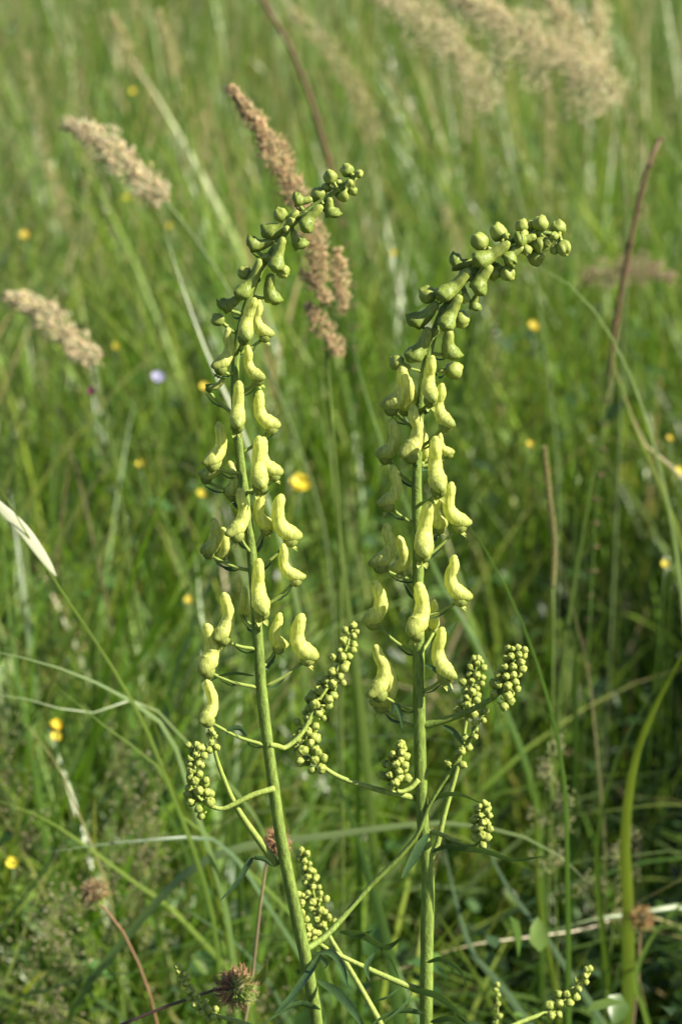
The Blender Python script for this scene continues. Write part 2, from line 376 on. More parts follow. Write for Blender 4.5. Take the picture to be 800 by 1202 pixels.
def club_mesh(seed, tube_r=.125, bulb=.235):
    """young bud: thick spur running up the axis, swollen lower end with a folded beak"""
    b = MB()
    sp = [(.03, 1.0), (.01, .9), (0, .7), (.01, .52), (.06, .36), (.14, .23), (.19, .13), (.20, .06), (.19, .0)]
    rd = [.5*tube_r, .85*tube_r, tube_r, tube_r*1.12, bulb*.80, bulb, bulb*.9, bulb*.62, bulb*.1]
    pts, r = cr_sample([Vector((x, 0, z)) for x, z in sp], 26, rd)
    r = [.02]+r; pts = [pts[0]+Vector((0, 0, .02))]+pts
    col = [(.55+.35*min(1, i/18), 0, 0) for i in range(27)]
    b.tube(pts, r, 16, col)
    for k, v in enumerate(b.v):                        # beak and side dimples
        f = v.x-.2
        if v.z < .42:
            d = math.exp(-((v.z-.17)/.10)**2)*max(0, f/.25)
            v.x += .11*d; s_ = math.exp(-((abs(v.y)-.11)/.05)**2)*max(0, f/.2); v.x -= .10*s_; v.z += .04*s_
            cr_ = math.exp(-((v.z-.08)/.03)**2); v.y *= 1-.24*cr_; v.x -= .06*cr_*max(0, f/.2)
        q = noise.noise(Vector((v.x*7+seed, v.y*7, v.z*7)))*.014; v.x += q; v.y += q
    return b.mesh('bud')
def ball_mesh(seed, stalk=True):
    """round bud, radius 1, beak along +X, stalk along -X; folded sepals leave grooves"""
    b = MB(); nu, nv = 22, 12
    for j in range(nv+1):
        th = math.pi*j/nv
        for i in range(nu):
            ph = 2*math.pi*i/nu
            d = Vector((math.cos(th), math.sin(th)*math.cos(ph), math.sin(th)*math.sin(ph)))
            g_ = 0.0
            for p0, wd_, dp in ((.6, .20, .26), (2.3, .16, .20), (4.3, .18, .22)):                # seams between the folded sepals
                dd = (ph-p0+math.pi) % (2*math.pi)-math.pi; g_ += dp*math.exp(-(dd/wd_)**2)*math.sin(th)*min(1, max(0, (2.3-th)/1.0))
            r = 1-g_+.30*math.exp(-((th-.35)/.30)**2)*max(0, math.cos(ph-1.4))-.16*math.exp(-(th/.35)**2)
            r += noise.noise(d*1.5+Vector((seed*3.1, 0, 0)))*.16
            if th > 2.5: r *= 1-.05
            b.v.append(d*r); b.c.append((.55+.3*max(0, -d.x)-.35*math.exp(-(th/.5)**2), 0, 0))
    for j in range(nv):
        for i in range(nu):
            i2 = (i+1) % nu; b.f.append((j*nu+i, (j+1)*nu+i, (j+1)*nu+i2, j*nu+i2))
    if stalk: b.tube([Vector((-.85, 0, 0)), Vector((-1.25, .03, .0)), Vector((-1.75, 0, .04))], [.34, .24, .24], 7, (.5, 0, 0))
    return b.mesh('bud')
HOODS = [hood_mesh(i, k, f, bk) for i, (k, f, bk) in enumerate([(0, 1, 1), (.05, .94, 1.03), (-.06, 1.06, .97), (.09, .98, 1.0), (-.02, 1.1, .94)])]
SHELLS = [[shell(i*7+k, .168, .178, .132, .118, .134, s, .60) for k, s in ((0, 1), (1, -1))] for i in range(3)]
TONGUES = [tongue(1), tongue(-1)]
BALLS = [ball_mesh(i) for i in range(5)]
for me in HOODS+sum(SHELLS, [])+TONGUES: me.materials.append(M['petal'])
for me in BALLS: me.materials.append(M['bud'])

FACE = {'R': 0, 'FR': 40, 'F': 85, 'FL': 140, 'L': 180, 'BL': 215, 'B': 268, 'BR': 325}
def frame(T, B, face, bx, bz):
    """matrix that puts the hood tip at T and the pouch at B, mouth turned to 'face' (degrees: 0 right, 90 to the viewer)"""
    ph = math.radians(face); c = math.cos(ph)
    v = Vector((-bx*c, 1-bz)); d = T-B; dv = Vector((d.x, d.z))
    s = dv.length/v.length; rho = math.atan2(dv.y, dv.x)-math.atan2(v.y, v.x)
    R = Matrix.Rotation(-rho, 4, 'Y') @ Matrix.Rotation(-ph, 4, 'Z')
    m_ = R @ Matrix.Scale(s, 4)
    b = m_ @ Vector((bx, 0, bz))
    return Matrix.Translation(B-Vector((b.x, 0, b.z))) @ m_, s
class Plant:
    def __init__(s, px, y, radii_px, label, base_shift):
        s.y = y
        pts = [W(a, b, s.yy(b)+dy) for a, b, dy in px]
        foot = pts[0].copy()
        low = [Vector((foot.x+base_shift*.9, foot.y+.012, 0)), Vector((foot.x+base_shift*.8, foot.y+.010, foot.z*.45)), ]
        s.base = low[0].copy()
        s.e = empty('monkshood_plant', s.base, label, 'wildflower')
        allp = [low[0]-Vector((0, 0, .01)), low[1]]+pts
        mp = mpp(y); rr = [.0034, .0031]+[r*mp for r in radii_px]
        s.c, s.r = cr_sample(allp, 120, rr)
        b = MB(); b.tube(s.c, [r*(1+.03*math.sin(i*1.7)) for i, r in enumerate(s.r)], 14, lumps=.035)
        obj('main_stem', b, 'stem', s.e, s.base)
        s.px = px; s.n = 0
    def yy(s, py): return s.y+.055*(601-py)/600          # the stems lean a little away from the viewer
    def node(s, p, below):
        """stem point where the stalk of a flower at p leaves"""
        best = min(range(30, len(s.c)), key=lambda k: (s.c[k]-(p-Vector((0, 0, below)))).length)
        return best
    def stalk(s, o, Mx, p, r, below, name='pedicel', bract=True, blen=.010):
        k = s.node(p, 0); k = s.node(p, below+.42*max(0, abs(s.c[k].x-p.x)-.004) if name == 'pedicel' and below > .002 else below); q = s.c[k]; tq = (s.c[min(k+1, 119)]-s.c[k-1]).normalized()
        out_ = (p-q); out_ = out_-tq*out_.dot(tq)
        dist = (p-q).length
        q1 = q+out_.normalized()*s.r[k]*.6 if out_.length > 1e-6 else q
        mid = q1.lerp(p, .5)+Vector((0, 0, -.05*dist))
        inv = Mx.inverted(); pts = cr_sample([inv @ a for a in (q1, mid, p)], 8); sc = Mx.to_scale()[0]
        b = MB(); b.tube(pts, [r/sc*(1.35-.45*i/7 if i < 6 else 1.15) for i in range(8)], 8)
        ped = obj(name, b, 'branch', o)
        if bract and dist > .004:
            L = blen*random.uniform(.8, 1.4); dirv = (p-q1).normalized()
            side = dirv.cross(Vector((0, 0, 1))); side = side.normalized() if side.length > .1 else Vector((1, 0, 0))
            b0 = q1.lerp(p, random.choice([.05, .45])); dn = Vector((0, 0, -1))
            bp = [b0+dirv*(L*t)+dn*(.0014+.0035*t*(1-t)*2)+Vector((random.uniform(-.0004, .0004), 0, 0)) for t in [i/6 for i in range(7)]]
            bb = MB(); bb.ribbon([inv @ a for a in bp], [.0011/sc*math.sin(math.pi*(.25+.72*i/6))+.0001 for i in range(7)], side, fold=.5)
            obj('bract', bb, 'leaf', o)
        return ped
    def flower(s, T, B, face, green=0.0, dy=None, open_=True):
        face = FACE[face]+random.uniform(-12, 12) if isinstance(face, str) else face
        if dy is None: dy = -.0085*math.sin(math.radians(face))
        y = s.yy(B[1])+dy+random.uniform(-.0015, .0015)
        Tw, Bw = W(*T, y), W(*B, y)
        Mx, sc = frame(Tw, Bw, face, .18, .17)
        o = obj('flower', random.choice(HOODS), None, s.e); o.matrix_basis = Matrix.Translation(-s.base) @ Mx
        o.color = (green, 0, 0, 1)
        sh = random.choice(SHELLS)
        for me in sh: c = obj('side_sepal', me, None, o); c.color = (green, 0, 0, 1)
        if open_:
            for me in TONGUES: c = obj('lower_sepal', me, None, o); c.color = (green+.1, 0, 0, 1)
        s.stalk(o, Mx, Mx @ Vector((.09, 0, .10)), .00068, .0045)
        return o
    def club(s, T, B, face, green=.0, dy=None, rpx=9.8):
        face = FACE[face]+random.uniform(-12, 12) if isinstance(face, str) else face
        if dy is None: dy = -.006*math.sin(math.radians(face))
        y = s.yy(B[1])+dy; Mx, sc = frame(W(*T, y), W(*B, y), face, .14, .18)
        bulb = min(.40, rpx*mpp(y)/sc); me = club_mesh(random.random()*50, min(.19, bulb*.58), bulb); me.materials.append(M['bud'])
        o = obj('bud', me, None, s.e); o.matrix_basis = Matrix.Translation(-s.base) @ Mx; o.color = (green, 0, 0, 1)
        s.stalk(o, Mx, Mx @ Vector((.03, 0, .22)), .0007, -.002, bract=random.random() < .4, blen=.006)
        return o
    def ball(s, p, rpx, green=.05, dy=0.0, face=None):
        y = s.yy(p[1])+dy; rpx *= .92; q = W(*p, y); k = s.node(q, 0); a = s.c[k]; d = (q-a)
        if d.length < 1e-5: d = Vector((0, -1, 0))
        Mx = Matrix.Translation(q) @ d.to_track_quat('X', 'Z').to_matrix().to_4x4() @ Matrix.Rotation(random.uniform(0, 6.28), 4, 'X') @ Matrix.Scale(rpx*mpp(y)*.94, 4)
        o = obj('bud', random.choice(BALLS), None, s.e); o.matrix_basis = Matrix.Translation(-s.base) @ Mx; o.color = (green, 0, 0, 1)
        s.stalk(o, Mx, q-d.normalized()*rpx*mpp(y)*.8, .0006, .0006, bract=random.random() < .3, blen=.004)
    def branch(s, pts, rpx, start, nb, r0, r1, width, name='side_branch', spread=None, mat='branch', green=0.0, pale=0):
        """pts = [(px, py, y offset)]; buds sit from fraction 'start' of the length to the tip"""
        P = [W(a, b, s.yy(b)+dy) for a, b, dy in pts]; mp = mpp(s.y)
        n_ = 34; c = cr_sample(P, n_)
        br = [rpx*mp*(1.15-.75*(i/(n_-1))) for i in range(n_)]
        b = MB(); b.tube(c, br, 9); o = obj(name, b, mat, s.e, s.base)
        nb = int(nb*1.4); ga = 2.399; a0 = random.uniform(0, 6)
        for i in range(nb):
            t = start+(1-start)*(i+.5)/nb; k = min(n_-2, int(t*(n_-1))); fr = t*(n_-1)-k
            p = c[k].lerp(c[k+1], fr); tg = (c[k+1]-c[k]).normalized()
            u = tg.orthogonal().normalized(); v = tg.cross(u); a = a0+i*ga
            q = (i/(max(1, nb-1))); rad = (r0*(1-q)+r1*q)*mp*random.uniform(.70, 1.04)
            d = u*math.cos(a)+v*math.sin(a); off = width*1.25*mp*(1-.45*q)*random.uniform(.4, 1.15)
            dirv = (d+tg*.55).normalized(); pos = p+dirv*off
            Mx = Matrix.Translation(pos-s.base) @ dirv.to_track_quat('X', 'Z').to_matrix().to_4x4() @ Matrix.Rotation(random.uniform(0, 6), 4, 'X') @ Matrix.Scale(rad, 4)
            bo = obj('bud', random.choice(BALLS), None, o); bo.matrix_basis = Mx; bo.color = (green+.02+.16*random.random()-.10*q, 0, 0, 1)
        # last bud closes the tip
        tg = (c[-1]-c[-3]).normalized(); bo = obj('bud', BALLS[0], None, o)
        bo.matrix_basis = Matrix.Translation(c[-1]+tg*r1*mp*.6-s.base) @ tg.to_track_quat('X', 'Z').to_matrix().to_4x4() @ Matrix.Scale(r1*mp, 4); bo.color = (green-.2, 0, 0, 1)
        return o
    def leaf(s, pts, wpx, side=(0, -.5, 1), fold=.3, lobes=()):
        mp = mpp(s.y); b = MB()
        for pp, ww in [(pts, wpx)]+list(lobes):
            c = cr_sample([W(a, bb, s.yy(bb)+dy) for a, bb, dy in pp], 16)
            b.ribbon(c, [1.35*ww*mp*(.10+.9*math.sin(math.pi*min(1, (i/15)**.8*.97+.03))**.8) if 0 < i < 15 else ww*mp*.1 for i in range(16)], side, fold=fold)
        return obj('leaf', b, 'leaf', s.e, s.base)
def zz(ox, oy, k): return lambda x, y: (ox+x*k, oy+y*k)
Z1, Z2, Z3, Z4 = zz(200, 170, .3), zz(200, 480, .3), zz(400, 230, .3625), zz(400, 560, .3625)
Z5, Z6, Z7, Z8 = zz(190, 700, .3625), zz(420, 740, .3375), zz(200, 950, .375), zz(400, 950, .425)
def path(z, *pts, dy=0.0, dy1=None):
    n_ = len(pts); dy1 = dy if dy1 is None else dy1
    return [(*z(a, b), dy+(dy1-dy)*i/max(1, n_-1)) for i, (a, b) in enumerate(pts)]

# ------------------------------------------------------------------ monkshood on the left of the pair
LS = [(372, 1205), (360, 1132), (345, 1060), (330, 985), (318, 900), (308, 820), (302, 740), (297, 665), (289, 595), (282, 540), (277, 490), (276, 431), (283, 380), (304, 320), (329, 281), (356, 250), (391, 227), (415, 207)]
A = Plant([(a, b, 0) for a, b in LS], D-.012, [7.6, 7.6, 7.4, 7.2, 6.9, 6.7, 6.4, 6.1, 5.8, 5.5, 5.2, 4.8, 4.4, 4.0, 3.6, 3.2, 2.6, 1.7],
          'yellow monkshood with the thicker-flowered stem leaning away from its twin, drooping green bud tip', .02)
for (x, y, r) in [(690, 100, 30), (737, 113, 19), (625, 126, 31), (655, 148, 20), (713, 180, 21), (672, 193, 33), (580, 198, 36), (430, 273, 31), (290, 500, 31), (440, 495, 31), (186, 685, 30)]:
    A.ball(Z1(x, y), r*.3, .1, random.choice([-.003, .0, .003]))
for T, B, f in [((555, 212), (492, 216), 'L'), ((622, 205), (632, 272), 'R'), ((592, 238), (526, 315), 'FR'), ((500, 262), (388, 347), 'L'), ((478, 335), (508, 395), 'R'),
                ((400, 375), (318, 392), 'L'), ((440, 362), (412, 470), 'F'), ((352, 450), (284, 578), 'FL'), ((392, 505), (398, 605), 'R'), ((275, 590), (208, 632), 'L')]:
    A.club(Z1(*T), Z1(*B), f, .02)
def tip_buds(P, z, pts, r0, r1):
    for k, (x, y) in enumerate(pts): P.ball(z(x, y), random.uniform(r0, r1), .05, random.choice([-.004, -.002, .003]))
tip_buds(A, Z1, [(715, 128), (700, 150), (660, 165), (612, 165), (560, 245), (600, 225), (475, 300), (455, 330), (530, 275), (420, 400), (350, 480), (375, 440)], 4.6, 7.0)
FL = [(Z1, (330, 600), (290, 752), 'F', .22), (Z1, (345, 608), (372, 752), 'R', .10), (Z1, (226, 718), (195, 872), 'FL', .15), (Z1, (300, 785), (345, 918), 'FR', .12),
      (Z1, (212, 905), (148, 955), 'L', .40), (Z1, (268, 925), (263, 1092), 'F', .18), (Z1, (348, 963), (398, 1112), 'R', .0),
      (Z2, (190, 52), (163, 215), 'FL', .08), (Z2, (188, 150), (138, 278), 'BL', .22), (Z2, (232, 205), (238, 345), 'BL', .08), (Z2, (346, 108), (352, 292), 'F', .05),
      (Z2, (362, 112), (408, 262), 'R', .05), (Z2, (272, 312), (258, 488), 'FL', .02), (Z2, (358, 328), (378, 478), 'BR', .0), (Z2, (430, 336), (472, 515), 'R', .0),
      (Z2, (168, 430), (148, 568), 'L', .22), (Z2, (205, 465), (192, 590), 'BL', .12), (Z2, (345, 588), (358, 782), 'F', -.02), (Z2, (440, 530), (492, 672), 'R', -.04),
      (Z2, (210, 720), (205, 890), 'FL', .08), (Z2, (290, 700), (288, 812), 'B', .05), (Z2, (142, 842), (145, 1015), 'FL', .04), (Z2, (428, 800), (425, 945), 'BR', -.04),
      (Z2, (512, 803), (538, 980), 'R', -.06), (Z5, (146, 272), (150, 398), 'FL', .05)]
for z, T, B, f, gr in FL: A.flower(z(*T), z(*B), f, gr, open_=random.random() < .6)
A.branch(path(Z5, (372, 868), (300, 770), (240, 680), (200, 590), (170, 500), (160, 440), dy=.003, dy1=-.012), 4.4, .84, 6, 5.0, 4.0, 7)
A.branch(path(Z5, (364, 622), (335, 630), (290, 645), (235, 672), (195, 688), (150, 675), (112, 640), (105, 575), (112, 488), dy=-.004, dy1=-.015), 3.3, .46, 24, 6.8, 4.6, 14, green=.04)
A.branch(path(Z5, (348, 480), (375, 485), (400, 490), (455, 440), (500, 350), (550, 270), (590, 185), (618, 100), dy=-.002, dy1=.02), 3.0, .42, 26, 6.8, 4.6, 16, green=.02)
A.branch([(356, 1116, .0), (366, 1110, .003), (384, 1097, .012), (430, 1045, .022), (487, 984, .022), (503, 946, .021), (535, 895, .02), (568, 836, .02)], 3.7, .78, 8, 6, 4.5, 9, mat='stem')
A.branch([(376, 1262, .002), (310, 1212, .01), (279, 1199, .015), (249, 1190, .02), (232, 1177, .02), (222, 1158, .02), (209, 1136, .02)], 4.0, .62, 18, 5.6, 4.2, 8)
A.leaf(path(Z7, (325, 182), (290, 155), (255, 155), (215, 220), (155, 287), dy=-.008), 2.6, (1, 0, .6))
A.leaf([(378, 1116, .0), (362, 1142, -.01), (340, 1172, -.018), (322, 1192, -.02)], 5.0, (1, 0, .5), lobes=[([(372, 1120, 0), (383, 1132, -.01), (380, 1138, -.014)], 3)])
A.leaf(path(Z5, (275, 455), (255, 428), (225, 428), (190, 465), dy=-.006), 2.6, (.4, 0, 1))
A.leaf(path(Z2, (330, 1045), (250, 1035), (180, 1050), (125, 1092), dy=-.006), 2.2, (.2, -.5, 1))

# ------------------------------------------------------------------ monkshood on the right of the pair
RS = [(500, 1205), (501, 1090), (502, 1030), (497, 975), (494, 930), (492, 845), (491, 777), (491, 690), (489, 590), (489, 549), (492, 484), (500, 426), (512, 382), (534, 342), (563, 311), (596, 285), (632, 272), (656, 276)]
B_ = Plant([(a, b, 0) for a, b in RS], D+.012, [8.0, 8.0, 7.9, 7.7, 7.6, 7.3, 7.0, 6.6, 6.1, 5.8, 5.4, 5.0, 4.6, 4.2, 3.8, 3.4, 2.8, 1.8],
           'yellow monkshood with the upright stem and a bud tip bowed almost level', .012)
for (x, y, r) in [(645, 90, 30), (612, 97, 20), (702, 104, 29), (720, 168, 28), (585, 97, 25), (690, 130, 17), (646, 157, 30), (630, 200, 31), (508, 118, 33), (447, 147, 33), (496, 248, 29), (280, 320, 33), (387, 400, 33), (180, 540, 29), (365, 565, 34), (537, 250, 30)]:
    B_.ball(Z3(x, y), r*.3625, .08, random.choice([-.003, 0, .003]))
for T, B, f in [((630, 130), (572, 142), 'FL'), ((590, 165), (538, 206), 'FR'), ((545, 152), (446, 208), 'FL'), ((432, 213), (366, 216), 'L'), ((485, 225), (440, 298), 'FR'), ((440, 318), (432, 362), 'R'),
                ((415, 238), (332, 318), 'FL'), ((312, 345), (240, 408), 'L'), ((385, 322), (338, 412), 'F'), ((350, 432), (356, 514), 'R'), ((285, 428), (236, 518), 'FL')]:
    B_.club(Z3(*T), Z3(*B), f, .02, rpx=11.2)
tip_buds(B_, Z3, [(675, 118), (668, 150), (620, 150), (600, 175), (690, 175), (560, 175), (535, 130), (500, 190), (480, 175), (420, 265), (395, 255), (330, 370), (305, 440), (400, 330), (590, 125)], 4.8, 7.6)
FR_ = [(Z3, (295, 518), (288, 655), 'F', .12), (Z3, (198, 550), (160, 690), 'L', .12), (Z3, (215, 585), (205, 700), 'BL', .08), (Z3, (326, 608), (338, 742), 'FR', .14), (Z3, (232, 678), (223, 838), 'FL', .06),
       (Z3, (165, 722), (142, 852), 'L', .12), (Z3, (318, 768), (352, 840), 'R', .10), (Z3, (305, 780), (314, 942), 'F', .08), (Z3, (270, 768), (266, 858), 'B', .08), (Z3, (168, 872), (150, 1005), 'L', .06),
       (Z4, (284, 82), (264, 240), 'F', .0), (Z4, (310, 55), (322, 172), 'BR', -.02), (Z4, (356, 18), (386, 160), 'R', -.02), (Z4, (148, 150), (125, 290), 'L', .15), (Z4, (188, 192), (188, 315), 'BL', -.02),
       (Z4, (110, 336), (102, 475), 'L', .04), (Z4, (252, 343), (240, 497), 'FL', .0), (Z4, (366, 255), (388, 398), 'R', .0), (Z4, (302, 400), (298, 500), 'B', -.02), (Z4, (326, 488), (338, 640), 'FR', .0),
       (Z4, (112, 545), (122, 698), 'FL', .14), (Z4, (142, 595), (128, 748), 'BL', .04)]
for z, T, B, f, gr in FR_: B_.flower(z(*T), z(*B), f, gr, open_=random.random() < .6)
B_.branch(path(Z6, (222, 332), (300, 312), (370, 286), (440, 252), (490, 215), (525, 150), (553, 68), dy=0, dy1=-.01), 4.2, .56, 26, 7.2, 4.6, 15, mat='stem')
B_.branch(path(Z6, (250, 800), (275, 745), (300, 640), (340, 500), (362, 400), (378, 300), (395, 200), (416, 105), dy=.004, dy1=.02), 3.3, .70, 20, 6.6, 4.4, 13, green=.02)
B_.branch(path(Z6, (235, 688), (300, 715), (365, 748), (410, 745), (428, 690), (425, 650), (436, 608), dy=0, dy1=-.01), 2.8, .56, 18, 6.4, 4.5, 12, green=.02)
B_.branch(path(Z6, (210, 520), (180, 550), (140, 560), (128, 520), (132, 470), (150, 400), dy=-.004, dy1=-.014), 2.8, .40, 22, 6.6, 4.5, 13, green=.03)
B_.branch([(492, 938, .004), (470, 933, -.004), (440, 926, -.008), (400, 913, -.010), (376, 897, -.012), (360, 874, -.012), (366, 840, -.010), (380, 808, -.008)], 3.6, .56, 28, 7.0, 4.6, 16, green=.03)
B_.branch([(498, 1163, .003), (475, 1156, .0), (438, 1140, .0), (408, 1126, .0), (378, 1110, -.006), (358, 1090, -.016), (350, 1072, -.018), (350, 1052, -.018)], 3.6, .68, 20, 5.2, 4.2, 9, green=-.12)
B_.branch([(500, 1300, .005), (460, 1230, .03), (444, 1197, .035), (410, 1137, .04), (387, 1100, .045), (370, 1060, .045), (364, 1030, .045), (354, 1000, .045)], 4.4, .70, 30, 5.6, 4.6, 14, green=-.10)
B_.branch([(501, 1260, .0), (560, 1226, .02), (608, 1201, .03), (640, 1188, .035), (664, 1171, .04), (690, 1139, .04)], 4.2, .68, 16, 6.6, 4.6, 10)
B_.branch([(502, 1290, .0), (560, 1262, .08), (578, 1225, .11), (583, 1196, .12), (583, 1158, .12)], 3.6, .55, 14, 5.4, 4.2, 8)
B_.leaf(path(Z6, (255, 775), (300, 752), (370, 760), (440, 768), (540, 798), (637, 786), dy=0, dy1=-.02), 4.0, (0, -.5, 1))
B_.leaf(path(Z6, (235, 615), (280, 578), (350, 570), (425, 600), dy=.004, dy1=-.01), 3.6, (0, -.6, 1))
B_.leaf(path(Z6, (245, 705), (215, 752), (180, 815), (152, 862), dy=-.008, dy1=-.016), 4.4, (1, 0, .3))
B_.leaf(path(Z6, (290, 330), (330, 350), (372, 405), dy=-.004), 2.6, (1, 0, 1))
B_.leaf([(398, 1094, -.004), (425, 1098, -.01), (452, 1112, -.016), (472, 1100, -.02)], 5.0, (.2, -.4, 1), lobes=[([(410, 1100, -.004), (424, 1098, -.008), (437, 1092, -.012)], 2.6), ([(445, 1112, -.014), (458, 1126, -.02), (468, 1148, -.024)], 3.0)])
B_.leaf([(480, 1162, -.008), (510, 1168, -.014), (530, 1182, -.02), (550, 1202, -.024)], 4.6, (.2, -.4, 1), lobes=[([(483, 1164, -.008), (474, 1180, -.014), (448, 1202, -.02)], 5.0), ([(470, 1158, -.006), (455, 1170, -.01), (436, 1176, -.012)], 2.6)])
B_.leaf(path(Z4, (268, 605), (300, 620), (335, 650), (362, 705), dy=-.01), 2.2, (1, 0, .4))
B_.leaf(path(Z4, (310, 540), (345, 500), (372, 466), dy=-.006), 2.6, (1, 0, -.4))
B_.leaf(path(Z4, (165, 770), (175, 735), (190, 760), (200, 815), dy=-.006), 2.4, (1, 0, .4))
for pts, wp, sd_ in [([(372, 1150, .0), (395, 1165, -.01), (418, 1192, -.02), (430, 1215, -.02)], 4.2, (1, 0, .4)), ([(376, 1185, -.004), (350, 1178, -.01), (318, 1196, -.02), (300, 1215, -.02)], 4.6, (.3, -.4, 1)),
                     ([(365, 1120, -.006), (388, 1118, -.012), (402, 1136, -.016), (408, 1160, -.018)], 3.2, (1, 0, .5))]: A.leaf(pts, wp, sd_)
for pts, wp, sd_ in [([(500, 1130, -.008), (520, 1126, -.012), (540, 1140, -.016), (548, 1160, -.018)], 3.0, (.4, -.4, 1)), ([(497, 1190, -.008), (470, 1186, -.014), (440, 1200, -.02), (425, 1222, -.022)], 4.6, (.3, -.4, 1)),
                     ([(440, 1118, -.006), (430, 1134, -.010), (434, 1152, -.012)], 2.6, (1, 0, .3)), ([(504, 1200, -.008), (530, 1196, -.012), (556, 1212, -.018)], 4.0, (.3, -.4, 1))]: B_.leaf(pts, wp, sd_)
# basal leaves below the picture so that the stems rise from something
for P_, rot in ((A, .4), (B_, 2.2)):
    for k in range(4):
        a = rot+k*1.57; b = MB(); tip = P_.base+Vector((math.cos(a)*.10, math.sin(a)*.10+.03, .20+.03*k))
        c = cr_sample([P_.base, P_.base.lerp(tip, .5)+Vector((0, 0, .04)), tip], 10); b.tube(c, .0012, 6)
        for q in range(5):
            aa = a+(q-2)*.55; e = tip+Vector((math.cos(aa)*.055, math.sin(aa)*.055, -.012))
            b.ribbon(cr_sample([tip, tip.lerp(e, .5)+Vector((0, 0, .006)), e], 7), [.002, .006, .010, .011, .009, .005, .0006], (-math.sin(aa), math.cos(aa), 0))
        obj('leaf', b, 'leaf', P_.e, P_.base)

# ------------------------------------------------------------------ single grasses that can be picked out behind the plants
GR = {'green': (.075, .14, .020), 'light': (.13, .19, .035), 'lime': (.16, .21, .022), 'pale': (.17, .23, .085), 'white': (.46, .46, .33), 'straw': (.30, .25, .12), 'blue': (.085, .14, .065), 'dark': (.04, .085, .018), 'brown': (.16, .10, .055)}
def to_ground(P, lean=.06):
    """continue a stalk, given top part first point lowest, down to the soil"""
    a, b = P[0], P[1]; d = (a-b).normalized(); z = a.z
    if z < .03: return P
    d2 = Vector((d.x*.6, d.y*.6, min(d.z, -.5))).normalized()
    k = min(z*.4, .25); m_ = a+d2*k*.6
    m_.z = max(m_.z, z*.45)
    return [Vector((m_.x+(m_.x-a.x)*.3, m_.y+.01, -.005)), m_]+P
def tiller(e, base, col):
    """a few short leaves around the foot of a grass"""
    for k in range(3):
        a = random.uniform(0, 6.28); h = random.uniform(.12, .26); o_ = random.uniform(.03, .09)
        c = cr_sample([Vector((0, 0, -.005)), Vector((math.cos(a)*o_*.3, math.sin(a)*o_*.3, h*.6)), Vector((math.cos(a)*o_, math.sin(a)*o_, h))], 8)
        b = MB(); b.ribbon(c, [.0016, .0022, .0024, .0024, .0022, .0018, .001, .0002], (-math.sin(a), math.cos(a), 0), jit(col, .1)); obj('basal_leaf', b, 'grass', e)
def blade(pts, y0, y1, wpx, col, label, twist=0.0, tipcol=None, tilt=None, leaves=()):
    n_ = len(pts); P = [W(a, b, y0+(y1-y0)*i/(n_-1)) for i, (a, b) in enumerate(pts)]
    nP = len(P); P = to_ground(P); k = 34; c = cr_sample(P, k); base = c[0].copy(); base.z = 0
    d = (P[-1]-P[2]); nv = Vector((random.uniform(-.3, .3), -.8, .6 if tilt is None else tilt)); side = d.cross(nv).normalized()
    mp = mpp((y0+y1)/2); wd = [wpx*mp*(min(1, .25+1.7*i/(k-1))*(1-(i/(k-1))**3.2)+.02) for i in range(k)]
    cc = jit(GR[col], .08); tc_ = GR[tipcol] if tipcol else cc; low = GR['green']
    ca = [0.0]
    for a_, b_ in zip(P, P[1:]): ca.append(ca[-1]+(b_-a_).length)
    t0 = ca[2]/ca[-1]
    def cmix(t):
        q = min(1, max(0, (t-t0*.65)/(t0*.4))); x = [a*(1-q)+b*q for a, b in zip(low, cc)]; q = t**4; return tuple(a*(1-q)+b*q for a, b in zip(x, tc_))
    e = empty('grass_plant', base, label, 'plant')
    b = MB(); b.ribbon(c, wd, side, [cmix(i/(k-1)) for i in range(k)], .22, twist); obj('blade', b, 'grass', e, base)
    for lp, lw, lc in leaves:
        Q = cr_sample([W(a, b, (y0+y1)/2-.004) for a, b in lp], 14); b = MB()
        b.ribbon(Q, [lw*mp*(math.sin(math.pi*(.02+.93*(i/13)**.75))**.9+.02) for i in range(14)], (Q[-1]-Q[0]).cross(nv).normalized(), GR[lc], .2); obj('dry_leaf', b, 'grass', e, base)
    tiller(e, base, low)
    return e
